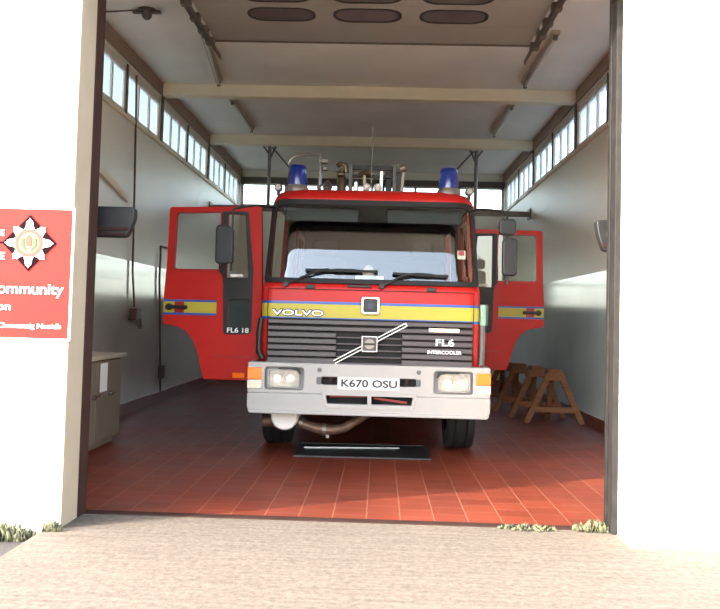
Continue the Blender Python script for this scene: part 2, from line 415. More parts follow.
# ------------------------------------------------------------------ overhead door, folded back under the ceiling
gd = empty('garage_door', (-.17, 6.4, 4.4))
tag(gd, 'grey sectional overhead door with dark oval windows rolled back under the ceiling', 'overhead door')
def door_panel(y0, y1, win):
    loops = [[(-1.74, y0), (1.74, y0), (1.74, y1-.006), (-1.74, y1-.006)]]
    cs = [-.9, -.03, .84]
    if win:
        for c in cs: loops.append(rr(c-.325, c+.325, y0+.1, y0+.47, .16, 8))
    p = MB().plate(loops, .045, XY(0)).build('door_panel', M_doorpan, gd)
    if win:
        for c in cs:
            MB().plate([rr(c-.32, c+.32, y0+.105, y0+.465, .16, 8)], .006, XY(.0)).build('oval_window', M_ovalglass, p)
            MB().plate([rr(c-.345, c+.345, y0+.08, y0+.49, .18, 8), rr(c-.315, c+.315, y0+.11, y0+.46, .155, 8)], .006, XY(-.004)).build('window_gasket', M_rubber, p)
    return p
ys = [.02, .58, 1.14, 1.70, 2.26, 2.86, 3.43]
for i, (a, b) in enumerate(zip(ys, ys[1:])): door_panel(a, b, i in (2, 3, 4))
MB().bb(-1.74, 1.74, 3.43, 3.46, -.012, .055).build('bottom_seal', M_galv, gd)
for s in (-1, 1):
    t = MB().bb(s*1.80-.035, s*1.80+.035, -.25, 3.5, -.035, -.022).bb(s*1.83-.006, s*1.83+.006, -.25, 3.5, -.03, .07).bb(s*1.77-.006, s*1.77+.006, -.25, 3.95, -.07, -.02)
    tk = t.build('door_track', M_darkgalv, gd)
    MB().tube([(s*1.8, -.25, -.02), (s*1.8, -.25, -.75)], .025).build('drop_track', M_darkgalv, tk)
    for y in (.3, 1.3, 1.75, 2.2, 2.65, 3.05, 3.45):
        MB().bb(s*1.80-.05, s*1.80+.05, y-.05, y+.05, -.045, .03).build('track_bracket', M_galv, tk, bevel=.006)
    for y in (.3, 2.0, 3.6):
        MB().bb(s*1.86-.012, s*1.86+.012, y-.02, y+.02, .0, .375).build('hanger_strap', M_darkgalv, tk)

# ------------------------------------------------------------------ ceiling lights
def strip_light(loc, length, rz, label):
    e = empty('fluorescent_light', loc, rz)
    tag(e, label, 'light', 'unlit fluorescent strip lights')
    MB().bb(-.05, .05, -length/2, length/2, -.05, .0).build('casing', M_lampcase, e, bevel=.008)
    MB().cyl((0, -length/2+.05, -.085), (0, length/2-.05, -.085), .018).build('tube', M_tubeglass, e)
    for s in (-1, 1):
        MB().box((0, s*(length/2-.04), -.08), (.05, .05, .06)).build('end_holder', M_galv, e, bevel=.005)
    return e
strip_light((-2.315, 11.75, ZC-.003), 2.35, .1, 'long fluorescent strip light on the ceiling left of the overhead door end')
strip_light((-2.42, 15.1, ZC), 2.2, 0, 'fluorescent strip light on the left between the two cross beams')
strip_light((1.98, 11.6, ZC), 2.3, 0, 'long fluorescent strip light on the ceiling right of the overhead door end')
strip_light((1.98, 15.1, ZC), 2.2, 0, 'fluorescent strip light on the right between the two cross beams')
e = empty('ceiling_detector', (-2.72, 9.95, ZC))
tag(e, 'small grey ceiling fitting with a wire at the upper left corner', 'ceiling fitting')
MB().cyl((0, 0, -.03), (0, 0, -.001), .10).bb(-.16, .16, -.03, .03, -.05, -.02).build('base', M_darkgalv, e)
MB().lathe([(.06, -.03), (.055, -.09), (.03, -.12), (0, -.12)], (0, 0, 0)).build('head', M_darkgalv, e)
MB().tube([(-.08, 0, -.012), (-.58, .1, -.012)], .008).build('wire', M_conduit, e)

# ------------------------------------------------------------------ overhead tie rail with hangers
e = empty('overhead_rail', (0, 17.3, 3.42))
tag(e, 'grey steel rail spanning the bay behind the fire engine hung on two poles', 'rail')
MB().bb(XL+.03, XR-.03, -.04, .04, -.05, .05).build('rail_bar', M_steel, e)
for x in (XL+.015, XR-.015): MB().box((x, 0, 0), (.03, .3, .2)).build('wall_flange', M_steel, e, bevel=.004)
for x in (-2.22, 1.78):
    s = 1 if x < 0 else -1
    h = MB().cyl((x, 0, .05), (x, 0, 1.3), .035).build('hanger_pole', M_steel, e)
    MB().box((x, 0, 1.32), (.42, .16, .06)).build('ceiling_plate', M_darkgalv, h)
    MB().bar((x+s*.05, 0, 1.2), (x+s*.45, 0, .75), .05, .03).bar((x+s*.15, 0, 1.3), (x+s*.02, 0, 1.0), .05, .03).bar((x-s*.18, 0, 1.3), (x, 0, 1.05), .05, .03).build('brace', M_darkgalv, h)

# ------------------------------------------------------------------ left wall fittings
e = empty('hanging_cable', (XL, 11.8, 1.3))
tag(e, 'brown cable hanging down the left wall to a small hook box', 'cable')
MB().tube([(.03, -.05, 3.2), (.03, 0, 2.6), (.04, .03, 1.6), (.03, .12, .6), (.05, .2, .12)], .014).build('cord', M_cable, e)
MB().box((.06, .2, .02), (.1, .22, .16)).build('plug_box', M_cable, e, bevel=.015)
MB().tube([(.1, .1, -.05), (.14, .16, -.16), (.14, .28, -.16), (.1, .32, -.02)], .016).build('hook', M_steel, e)
e = empty('conduit_pipe', (XL, 13.4, .15))
tag(e, 'thin brown conduit running up the left wall beside the open cab door', 'pipe')
MB().tube([(.03, .3, 0), (.03, .15, .8), (.03, 0, 1.7), (.03, 0, 2.2)], .016).tube([(.03, 0, 2.2), (.03, .9, 2.22)], .014).build('conduit', M_conduit, e)
MB().box((.04, .3, .3), (.08, .14, .2)).build('switch_box', M_conduit, e, bevel=.01)
tag(MB().bar((XL+.02, 10.35, 3.02), (XL+.02, 11.6, 2.82), .09, .03, up=(1, 0, 0)).build('wall_batten', M_beam), 'pale sloping batten fixed high on left wall behind the door post', 'batten')

# cabinet
e = empty('cabinet', (-3.03, 8.6, 0))
tag(e, 'low brown wooden cabinet with a paper notice standing against left wall', 'cabinet')
MB().bb(-.31, .30, -.85, .85, .06, .88).bb(-.31, .26, -.82, .82, 0, .06).build('body', M_cab, e, bevel=.006)
MB().bb(-.315, .36, -.88, .9, .88, .92).build('worktop', M_cabtop, e, bevel=.006)
for y0, y1 in ((-.83, -.01), (.01, .83)):
    d = MB().bb(.30, .325, y0, y1, .09, .86).build('door', M_cab, e, bevel=.004)
    hy = y1-.42 if y0 > 0 else y1-.1
    MB().cyl((.325, hy, .53), (.365, hy, .53), .022).tube([(.36, hy, .53), (.368, hy+.1, .55)], .01).build('handle', M_chrome, d)
MB().bb(.325, .328, .12, .34, .56, .84).build('notice', M_paper, e)

# mirrors on the door posts
def post_mirror(x, s, z0, label):
    e = empty('post_mirror', (x, 6.3, z0)); tag(e, label, 'mirror', 'dark boxes on the door posts')
    w = .285
    o = rpoly([(0, -.0), (s*w*.82, 0), (s*w, .13), (s*w, .215), (0, .215)], [.01, .03, .03, .03, .01])
    MB().plate([o], .09, XZ(.045), bev=.01).build('casing', M_mirror, e)
    MB().bar((0, -.05, .055), (s*w*.85, -.05, .06), .012, .02).bar((0, -.05, .02), (s*w*.78, -.05, .02), .012, .016).build('rim', M_brown, e)
    MB().bar((-s*.07, -.02, .1), (s*.03, -.02, .1), .03, .03).build('bracket', M_steel, e)
post_mirror(-2.03, 1, 1.875, 'dark rounded box bracketed on the inner side of left door post')
e = empty('post_mirror', (1.6, 6.35, 1.86)); tag(e, 'dark rounded box bracketed on the inner side of right door post', 'mirror', 'dark boxes on the door posts')
MB().plate([rpoly([(-.11, .215), (-.09, .1), (-.055, 0), (.12, -.01), (.12, .23)], .03)], .09, XZ(.045), bev=.01).build('casing', M_mirror, e)
MB().bar((-.07, -.05, .04), (.1, -.05, .03), .012, .016).build('rim', M_brown, e)
MB().bar((-.02, -.05, .12), (-.02, -.2, .12), .03, .03).build('bracket', M_steel, e)

# ------------------------------------------------------------------ station sign
e = empty('station_sign', (-2.7, 5.6, 1.17))
tag(e, 'red community station sign with a star crest on the white left wall', 'sign')
P = XZ(-.012)
MB().plate([rr(-.95, .752, 0, .812, .005)], .012, XZ(0)).build('sign_face', M_sign, e)
MB().plate([rr(-.962, .764, -.012, .824, .005), rr(-.95, .752, 0, .812, .004)], .016, XZ(0)).build('border', M_white, e)
cx, cz = .482, .597
MB().plate([[(cx-.175, cz), (cx, cz-.178), (cx+.175, cz), (cx, cz+.178)]], .004, P).build('emblem_diamond', M_maroon, e)
MB().bb(-.1, cx-.17, -.015, -.012, cz-.006, cz+.006).build('emblem_line', M_maroon, e)
pts = []
for k in range(8):
    a = PI*k/4; R_ = .152 if k % 2 == 0 else .14
    for da, r in ((-PI/8, .088), (-.20, .112), (-.17, .128), (-.115, R_-.012), (-.05, R_-.008), (0, R_+.006), (.05, R_-.008), (.115, R_-.012), (.17, .128), (.20, .112)):
        pts.append((cx+r*math.sin(a+da), cz+r*math.cos(a+da)))
st = MB().plate([pts], .004, XZ(-.016))
star = st.build('emblem_star', M_letter, e)
def ring(r0, r1, c=(cx, cz), n=32):
    o = [(c[0]+r1*math.cos(2*PI*k/n), c[1]+r1*math.sin(2*PI*k/n)) for k in range(n)]
    return [o] + ([[(c[0]+r0*math.cos(2*PI*k/n), c[1]+r0*math.sin(2*PI*k/n)) for k in range(n)]] if r0 else [])
MB().plate(ring(.066, .09), .003, XZ(-.020)).build('crest_ring', M_ringred, star)
MB().plate(ring(0, .066), .002, XZ(-.020)).build('crest_disc', M_crest, star)
cr = MB()
for s in (-1, 1): cr.plate([[(cx+s*.012, cz-.05), (cx+s*.05, cz-.02), (cx+s*.048, cz+.03), (cx+s*.03, cz+.03), (cx+s*.03, cz-.012)]], .003, XZ(-.022))
cr.build('crest_leaf', M_green, star)
MB().plate([[(cx-.016, cz-.02), (cx+.016, cz-.02), (cx+.02, cz+.03), (cx, cz+.052), (cx-.02, cz+.03)]], .003, XZ(-.022)).build('crest_flame', M_ringred, star)
for tx, box, off in (('Community', (.222, .713, .255, .345), .012), ('Station', (.135, .382, .172, .222), .012), ('Chumanaig Nuaidh', (.30, .705, .052, .094), .012),
                     ('E', (.298, .32, .64, .678), .01), ('E', (.293, .33, .49, .535), .015)):
    MB().text(tx, *box, .004, P, off=off).build('lettering', M_letter, e, smooth=False)

# ------------------------------------------------------------------ floor things
e = empty('drip_tray', (-.16, 9.2, 0), .03)
tag(e, 'black flat drip tray lying on tiled floor under the fire engine front', 'drip tray')
MB().bb(-.66, .68, -.45, .45, .0, .008).build('tray_base', M_tray, e)
MB().bb(-.66, .68, -.45, -.435, .008, .014).bb(-.66, .68, .435, .45, .008, .014).bb(-.66, -.645, -.435, .435, .008, .014).bb(.665, .68, -.435, .435, .008, .014).build('rim', M_tray, e)
MB().bar((-.58, .10, .014), (.40, .22, .014), .022, .012).build('metal_strip', M_alu, e)

def trestle(loc, rz):
    e = empty('trestle', loc, rz)
    hw = .375
    for s in (-1, 1):
        MB().bar((s*hw, 0, 0.0), (s*.055, .0, .70), .075, .05, up=(0, 1, 0)).build('leg', M_wood, e, bevel=.004)
    MB().bb(-.135, .135, -.052, -.027, .58, .67).build('gusset', M_wood, e, bevel=.003)
    MB().bb(-.27, .27, -.055, -.027, .155, .225).build('cross_rail', M_wood, e, bevel=.003)
    MB().bb(-.085, .085, -.05, .30, .665, .725).build('top_beam', M_wood, e, bevel=.004)
    MB().bar((0, .48, 0), (0, .2, .67), .07, .05, up=(0, 1, 0)).build('rear_leg', M_wood, e, bevel=.004)
    return e
t0 = trestle((2.37, 12.25, 0), 0)
tag(t0, 'wooden A-frame trestle facing out, nearest of the row by right wall', 'trestle', 'wooden trestles by the right wall')
for (x, y, rz, lb) in ((2.27, 12.98, .02, 'wooden A-frame trestle directly behind the front one by right wall'), (2.13, 13.7, .05, 'third wooden trestle from the front, mostly hidden under the open crew door'), (2.0, 14.4, .03, 'rearmost wooden trestle in the dark row by right wall')):
    c = copy_tree(t0); c.location = (x, y, 0); c.rotation_euler.z = rz; c['label'] = lb

def weed(loc, n, r, h, label):
    mb = MB(); bm = mb.bm
    for k in range(n):
        a = random.uniform(0, 2*PI); d = r*math.sqrt(random.random()); b = V((d*math.cos(a)*1.6, d*math.sin(a)*.6, 0))
        hh = h*random.uniform(.4, 1)*(1-.5*d/r); w = random.uniform(.006, .014); ln = V((random.uniform(-.5, .5), random.uniform(-.5, .5), 0))*hh
        sd = V((math.cos(a*3), math.sin(a*3), 0))*w
        p = [b-sd, b+sd, b+ln*.5+sd*1.2+V((0, 0, hh*.6)), b+ln*.5-sd*1.2+V((0, 0, hh*.6)), b+ln+V((0, 0, hh))]
        vs = [bm.verts.new(q) for q in p]; bm.faces.new((vs[0], vs[1], vs[2], vs[3])); bm.faces.new((vs[3], vs[2], vs[4]))
    o = mb.build('weed', M_leaf, loc=loc); s = o.modifiers.new('thickness', 'SOLIDIFY'); s.thickness = .002
    tag(o, label, 'weed', 'weeds at the wall base')
weed((-2.27, 5.49, -.05), 260, .13, .13, 'dry green weed tuft at the foot of white left wall')
weed((-1.98, 5.53, -.004), 60, .035, .09, 'small weed tuft at the corner of the left pier')
weed((1.0, 6.0, -.004), 90, .12, .05, 'low weed in the threshold joint left of the right post')
weed((1.44, 6.02, -.004), 130, .09, .1, 'low weed growing at the foot of right door post')

# ------------------------------------------------------------------ fire engine
FE = empty('fire_engine', (-.09, 8.3, 0), math.radians(.3))
tag(FE, 'red fire engine with white bumper and yellow stripe parked in the bay', 'fire engine')

# --- cab shell: stacked plan outlines
TILT = math.tan(math.radians(12.5))
rows = [(.74, 1.03, .13), (1.15, 1.03, .125), (1.32, 1.03, .12), (1.345, 1.03, .12), (1.47, 1.03, .12), (1.495, 1.03, .12), (1.62, 1.03, .125), (1.685, 1.03, .15),
        (2.465, .99, .15+.775*TILT), (2.52, .97, .35), (2.572, .93, .40), (2.603, .85, .50), (2.615, .70, .62)]
RC = .24                                               # plan radius of the wrapped screen corners
YBK = 3.98
ysd = [.62, .64, 1.0, 1.70, 1.96, 2.86, 2.90, 3.94]
def ring_pts(z, w, yf):
    r = .11 if z < 1.65 else RC; P = []
    for q in range(9): P.append((-(w-r)+2*(w-r)*q/8, yf, z))
    for q in range(1, 6):
        a = PI/2*q/6; P.append((w-r+r*math.sin(a), yf+r-r*math.cos(a), z))
    for y in [yf+r]+ysd+[YBK]: P.append((w, max(y, yf+r+.001), z))
    for q in range(1, 4): P.append((w-2*w*q/4, YBK, z))
    for y in [YBK]+ysd[::-1]+[yf+r]: P.append((-w, max(y, yf+r+.001), z))
    for q in range(1, 6):
        a = PI/2*q/6; P.append((-(w-r+r*math.cos(a)), yf+r-r*math.sin(a), z))
    return P
bm = bmesh.new(); rg = [[bm.verts.new(p) for p in ring_pts(*r)] for r in rows]
N = len(rg[0])
i_side = 14                       # first right-side index (yf+r)
nS = len(ysd)+2
i_left = i_side+nS+3
def side_range(i):                # y interval of a side column, sign
    if i_side <= i < i_side+nS-1:
        y = [0.2]+ysd+[YBK]; return 1, y[i-i_side], y[i-i_side+1]
    if i_left <= i < i_left+nS-1:
        y = ([0.2]+ysd+[YBK])[::-1]; return -1, y[i-i_left+1], y[i-i_left]
    return 0, 0, 0
for k in range(len(rows)-1):
    z0, z1 = rows[k][0], rows[k+1][0]
    for i in range(N):
        s, ya, yb = side_range(i)
        if (i < 12 or i >= N-4) and z0 >= 1.68 and z1 <= 2.47: continue                       # windscreen
        if s and z1 <= 2.47 and ((.63 < ya and yb < 1.71) or (2.89 < ya and yb < 3.95)): continue   # doorways
        if s and .63 < ya and yb < 1.97 and z1 < 1.16: continue                 # wheel arch
        f = bm.faces.new((rg[k][i], rg[k][(i+1) % N], rg[k+1][(i+1) % N], rg[k+1][i]))
        f.material_index = 1 if z0 == 1.345 else (2 if z0 in (1.32, 1.47) else 0)
bm.faces.new(rg[-1])
mb = MB(); mb.bm.free(); mb.bm = bm
shell = mb.build('cab_shell', [M_red, M_yellow, M_blue, M_inner, M_inner, M_inner], FE)
sm = shell.modifiers.new('thickness', 'SOLIDIFY'); sm.thickness = .035; sm.offset = -1; sm.material_offset = 3
# lowest front valance hidden behind bumper, floor and lining
MB().bb(-1.0, 1.0, .2, 3.95, .98, 1.03).build('cab_floor', M_inner, FE)
MB().bb(-.95, .95, 1.86, 1.92, 1.03, 1.75).build('seat_partition', M_inner, FE)

# --- windscreen (local plane tilted back)
ta = math.radians(12.5)
WS = Matrix(((1, 0, 0, 0), (0, math.sin(ta), -math.cos(ta), .15-.69*0), (0, math.cos(ta), math.sin(ta), 1.69), (0, 0, 0, 1)))
def wsq(b0, b1, h0, h1): return [(-b0, h0), (b0, h0), (b1, h1), (-b1, h1)]
outer = rpoly(wsq(1.026, .986, -.028, .805), [.05, .05, .1, .1], 6); hole = rpoly(wsq(.975, .935, .02, .752), [.06, .06, .10, .10], 6)
def wrap(mb):
    # the screen bends round into the corner pillars
    for k in range(-21, 22):
        g = list(mb.bm.verts)+list(mb.bm.edges)+list(mb.bm.faces)
        bmesh.ops.bisect_plane(mb.bm, geom=g, plane_co=(k*.048, 0, 0), plane_no=(1, 0, 0))
    for v in mb.bm.verts:
        w_ = 1.035-.05*(v.co.z-1.69)/.78; t = abs(v.co.x)-(w_-RC)
        if t > 0: v.co.y += RC-math.sqrt(max(RC*RC-t*t, .0036))
    return mb
wrap(MB().plate([outer, hole], .03, WS @ Matrix.Translation((0, 0, -.004)), bev=.006)).build('windscreen_gasket', M_rubber, FE)
wrap(MB().plate([rpoly(wsq(.985, .945, .012, .76), [.06, .06, .1, .1], 6)], .005, WS @ Matrix.Translation((0, 0, .006)))).build('windscreen', M_screen, FE)
def on_ws(x0, x1, h0, h1, m, name, c=-.004, par=FE):
    return MB().plate([rr(x0, x1, h0, h1, .006)], .002, WS @ Matrix.Translation((0, 0, c))).build(name, m, par)
on_ws(.81, .885, .25, .335, M_paper, 'windscreen_sticker', c=-.02); on_ws(.82, .875, .285, .33, M_stkred, 'sticker_mark', c=-.017)
on_ws(-.86, -.74, .70, .725, M_greyvane, 'windscreen_label', c=-.016)
# wipers
def wiper(pts, blade):
    w = MB().tube([WS @ V((x, h, c)) for x, h, c in pts], .012).build('wiper', M_black, FE)
    MB().bar(WS @ V((blade[0], blade[1], .05)), WS @ V((blade[2], blade[3], .05)), .018, .025).bar(WS @ V((blade[0]*.6+blade[2]*.4, blade[1]*.6+blade[3]*.4, .065)), WS @ V((blade[0]*.3+blade[2]*.7, blade[1]*.3+blade[3]*.7, .065)), .014, .03).build('blade', M_rubber, w)
    MB().cyl(WS @ V((pts[0][0], pts[0][1], -.03)), WS @ V((pts[0][0], pts[0][1], .05)), .024).build('pivot', M_black, w)
wiper([(-.80, -.05, .03), (-.55, .06, .06), (-.40, .10, .065)], (-.62, .09, .06, .09))
wiper([(.10, -.05, .03), (.28, .045, .06), (.42, .075, .065)], (.20, .075, .72, .06))
# --- front panel details
def front(name, m, x0, x1, z0, z1, t=.008, y=.119, r=.004, par=FE, lab=None, bev=0):
    o = MB().plate([rr(x0, x1, z0, z1, r)], t, XZ(y), bev=bev).build(name, m, par)
    if lab: o['label'] = lab
    return o
g = MB().bb(-.965, .965, .114, .1185, 1.606, 1.612).bb(-.965, -.959, .114, .1185, .93, 1.612).bb(.959, .965, .114, .1185, .93, 1.612).build('panel_gap', M_void, FE)
for x in (-.568, .562): front('wiper_cover', M_black, x-.042, x+.042, 1.613, 1.65, .02, .122, bev=.004)
front('bonnet_handle', M_black, -.226, .002, 1.634, 1.658, .02, .124, r=.01, bev=.004)
q = MB().plate([rr(-.088, .088, 1.383, 1.551, .025), rr(-.062, .062, 1.409, 1.525, .012)], .03, XZ(.119), bev=.006).build('badge_frame', M_chrome, FE)
front('badge_face', M_plateblack, -.064, .064, 1.407, 1.527, .012, .119, par=q); front('badge_centre', M_navy, -.028, .028, 1.44, 1.495, .004, .107, par=q, r=.01)
MB().text('VOLVO', -.925, -.432, 1.349, 1.421, .004, XZ(.1195), off=.07).build('lettering_outline', M_navy, FE, smooth=False)  # navy outline behind the white letters
MB().text('VOLVO', -.918, -.44, 1.359, 1.411, .008, XZ(.1195), off=.012).build('maker_lettering', M_letter, FE, smooth=False)

# --- grille
gr = MB().bb(-.952, .952, .105, .122, .915, 1.335).build('grille', M_void, FE)
pitch = .0592
for k in range(7):
    z = 1.331-pitch*(k+.5)
    if k < 2:
        MB().bar((-.95, .085, z), (.95, .085, z), .042, .04).build('slat', M_grille, gr, bevel=.006)
    else:
        for a, b in ((-.95, -.31), (.30, .95)): MB().bar((a, .085, z), (b, .085, z), .042, .046).build('slat', M_grille, gr, bevel=.006)
        MB().bar((-.31, .092, z-.018), (.30, .092, z-.018), .03, .016).build('slat', M_grille, gr, bevel=.004)
MB().bb(-.955, .955, .06, .118, .92, .932).build('grille_edge', M_grille, gr)
dg = MB(); A = V((-.322, .05, .938)); B = V((.336, .05, 1.300)); nrm = V((-(B-A).z, 0, (B-A).x)).normalized()
for s in (-1, 1): dg.bar(A+nrm*s*.014, B+nrm*s*.014, .01, .012, up=(0, 1, 0))
dg.bar(B-nrm*.018, B+nrm*.018, .01, .012, up=(0, 1, 0))
dg.build('diagonal_bar', M_chrome, FE)
q = MB().plate([rr(-.076, .076, 1.036, 1.186, .012), rr(-.062, .062, 1.05, 1.172, .008)], .03, XZ(.06), bev=.004).build('emblem_frame', M_chrome, FE)
front('emblem_face', M_grille, -.063, .063, 1.049, 1.173, .01, .05, par=q)
MB().plate([[(.046*math.cos(2*PI*k/24), 1.111+.046*math.sin(2*PI*k/24)) for k in range(24)]], .006, XZ(.042)).build('emblem_disc', M_steel, q)
front('emblem_band', M_black, -.05, .05, 1.101, 1.121, .004, .036, par=q)
MB().text('FL6', .612, .782, 1.11, 1.176, .008, XZ(.062), off=.018).build('model_lettering', M_letter, FE, smooth=False)
MB().text('INTERCOOLER', .536, .852, 1.035, 1.068, .008, XZ(.062), off=.02).build('engine_lettering', M_letter, FE, smooth=False)
front('grille_label', M_beam, .546, .827, 1.238, 1.272, .008, .066)

# --- bumper
HLX = (.60, .955)
up = [rr(-1.115, 1.115, .64, .922, .015)]
for s in (-1, 1):
    a, b = sorted((s*HLX[0], s*HLX[1])); up.append(rr(a, b, .675, .878, .03))
    a, b = sorted((s*.275, s*.44)); up.append(rr(a, b, .73, .80, .02))
bp = MB().plate(up, .07, XZ(.07), bev=.01)
low = [rpoly([(-1.115, .56), (-1.115, .51), (-1.09, .475), (1.09, .475), (1.115, .51), (1.115, .56)], .015), rr(-1.115, -.385, .535, .642, .012), rr(-.008, .03, .535, .642, .004), rr(.405, 1.115, .535, .642, .012)]
for k, lp in enumerate(low): bp.plate([lp], .09, XZ(.07), bev=.003 if k == 2 else .011)
bp.plate([rpoly([(-1.11, .488), (-1.085, .455), (1.085, .455), (1.11, .488)], .012)], .115, XZ(.08), bev=.01)
rim = rpoly([(-.43, .668), (-.395, .516), (.415, .516), (.45, .668)], .03)
bp.plate([rim, rpoly([(-.395, .636), (-.37, .547), (-.008, .547), (-.008, .636)], .01), rpoly([(.03, .636), (.03, .547), (.39, .547), (.415, .636)], .01)], .098, XZ(.07), bev=.003)
for s in (-1, 1):
    bp.bb(s*1.115, s*1.075, .06, .5, .48, .92)
bp.bb(-1.1, 1.1, .07, .12, .905, .922)
BUM = bp.build('bumper', M_bumper, FE)
MB().bb(-1.0, 1.0, .14, .18, .5, .9).build('bumper_backing', M_void, BUM)
MB().bar((-.36, .12, .62), (-.02, .12, .625), .03, .02).bar((.05, .12, .61), (.36, .12, .575), .03, .02).build('bumper_beam', M_redtrim, BUM)
for s in (-1, 1):
    h = MB().bb(s*.285, s*.43, .08, .12, .725, .805).build('tow_recess', M_void, BUM)
    MB().bb(s*.335, s*.365, .03, .1, .735, .795).build('tow_pin', M_brown, h)
    MB().plate([rr(min(s*.435, s*.478), max(s*.435, s*.478), .735, .80, .012)], .012, XZ(.002)).build('tow_plate', M_greyvane, h)
    MB().cyl((s*.455+.003, .002, .865), (s*.455+.003, -.012, .865), .02).build('lock', M_greyvane, BUM)
    # headlamp
    hl = MB().bb(s*.59, s*.965, .075, .1, .665, .888).build('headlamp', M_bumper, BUM)
    a, b = sorted((s*.635, s*.932))
    MB().plate([rr(a, b, .690, .862, .035), rr(a+.014, b-.014, .702, .850, .025)], .06, XZ(.06), bev=.004).build('bezel', M_bumper, hl)
    rf = MB(); cxh = s*.783
    for bx, rad in ((cxh-.06, .075), (cxh+.06, .075)): rf.lathe([(rad, 0), (rad*.8, .02), (rad*.45, .04), (0, .048)], (bx, .02, .776), 'y', 20)
    rf.bb(a+.012, b-.012, .06, .07, .70, .852)
    rf.build('reflector', M_reflector, hl)
    MB().plate([rr(a+.012, b-.012, .70, .852, .026)], .006, XZ(.012), bev=0).build('lens', M_lensglass, hl)
    MB().bar((s*.66, -.005, .868), (s*.83, -.005, .868), .016, .012).bar((s*.66, -.006, .868), (s*.625, -.006, .822) , .014, .02).bar((s*.70, -.004, .866), (s*.63, -.004, .86), .016, .016).build('lamp_wiper', M_black, hl)
    # corner lamps
    a, b = sorted((s*.985, s*1.118))
    cl = MB().bb(a, b, -.012, .12, .762, .872).build('indicator', M_amber, BUM, bevel=.008)
    MB().bb(a, b, -.010, .11, .678, .758).build('side_lamp', M_clearlens, BUM, bevel=.008)
pl = front('number_plate', M_plate, -.285, .285, .692, .806, .008, .001, par=BUM, r=.012)
MB().text('K670 OSU', -.25, .262, .716, .785, .004, XZ(-.007), off=.02).build('plate_lettering', M_plateblack, pl, smooth=False)

# --- corners
MB().tube([(-1.02, .1, 1.33), (-1.035, .09, 1.2), (-1.035, .09, 1.02), (-1.0, .1, .95)], .026).build('corner_vane', M_black, FE)
v = MB().tube([(1.055, .2, 1.33), (1.055, .2, 1.1), (1.05, .2, .935)], .028).build('corner_vane', M_greyvane, FE); v['label'] = 'grey corner vane'
MB().bb(1.03, 1.085, .17, .23, 1.30, 1.505).build('side_marker', M_palegreen, FE, bevel=.015)

# --- doors (u from hinge towards the rear edge)
def cab_door(loc, s, ang, closed=False, txt=False):
    """s=-1 opens to the left of the picture; ang is the angle from straight out sideways"""
    W = 1.02
    outer = rpoly([(s*.035, 2.44), (s*.985, 2.425), (s*1.0, 1.8), (s*1.02, 1.5), (s*1.018, 1.24), (s*.80, 1.205), (s*.68, 1.06), (s*.585, .72), (s*.575, .70), (s*.02, .70), (s*.0, 1.6)],
                  [.03, .03, .01, .01, .03, .1, .12, .02, .02, .02, .02])
    win = rpoly([(s*.45, 2.372), (s*.905, 2.362), (s*.918, 1.80), (s*.44, 1.80)], .03)
    qw = rpoly([(s*.195, 2.352), (s*.375, 2.358), (s*.375, 1.715), (s*.145, 1.715)], .02)
    lw = rpoly([(s*.125, 1.50), (s*.345, 1.50), (s*.345, 1.24), (s*.125, 1.24)], .015)
    d = MB().plate([outer, win, qw, lw], .05, XZ(.025), bev=.008).build('door', M_red, FE, loc=loc, rotz=ang)
    bo = rpoly([(s*.435, 2.385), (s*.165, 2.385), (s*.10, 1.80), (s*.10, 1.16), (s*.385, 1.15), (s*.405, 1.72), (s*.455, 1.79)], [.02, .02, .02, .05, .05, .04, .02])
    MB().plate([bo, qw, lw], .012, XZ(-.022), bev=.003).build('black_trim', M_black, d)
    MB().plate([win], .006, XZ(.003)).build('window_glass', M_pane, d)
    MB().plate([qw], .006, XZ(.003)).build('quarter_glass', M_pane, d)
    MB().plate([lw], .006, XZ(.003)).build('lower_glass', M_darkpane, d)
    MB().plate([rpoly([(s*.435, 2.387), (s*.92, 2.377), (s*.933, 1.785), (s*.425, 1.785)], .035), win], .01, XZ(-.024)).build('window_seal', M_redtrim, d)
    MB().plate([rpoly([(s*.04, 1.72), (s*.98, 1.72), (s*.98, 1.26), (s*.78, 1.24), (s*.64, 1.08), (s*.55, .75), (s*.04, .75)], .02), lw], .02, XZ(.047)).build('inner_trim', M_inner, d)
    def bar(n, m, u0, u1, z0, z1, y=-.0235, t=.003):
        a, b = sorted((s*u0, s*u1)); return MB().plate([rr(a, b, z0, z1, .002)], t, XZ(y)).build(n, m, d)
    bar('stripe_edge', M_blue, .465, 1.015, 1.335, 1.358); bar('stripe_edge', M_blue, .465, 1.015, 1.468, 1.49)
    bar('stripe', M_yellow, .465, .80, 1.358, 1.468); bar('stripe', M_yellow, .90, 1.015, 1.358, 1.468)
    bar('handle_recess', M_redtrim, .80, .90, 1.358, 1.468)
    h = MB().bar((s*.76, -.05, 1.412), (s*.985, -.05, 1.415), .03, .036).cyl((s*.95, -.02, 1.414), (s*.95, -.06, 1.414), .034).cyl((s*.79, -.02, 1.412), (s*.79, -.055, 1.412), .022).build('door_handle', M_black, d, bevel=.006)
    bar('marker_lamp', M_amber, .155, .275, .725, .775, y=-.023, t=.014)
    bar('body_crease', M_redtrim, .06, .5, .925, .94, y=-.0225, t=.004)
    bar('lower_label', M_paper, .20, .33, 1.73, 1.755, y=-.034)
    if txt: MB().text('FL6 18', -.345, -.125, 1.172, 1.222, .004, XZ(-.034), off=.015).build('lettering', M_letter, d, smooth=False)
    return d
cab_door((-1.078, .645, 0), -1, math.radians(-6), txt=True)
cab_door((1.10, 2.90, .055), 1, math.radians(-4))
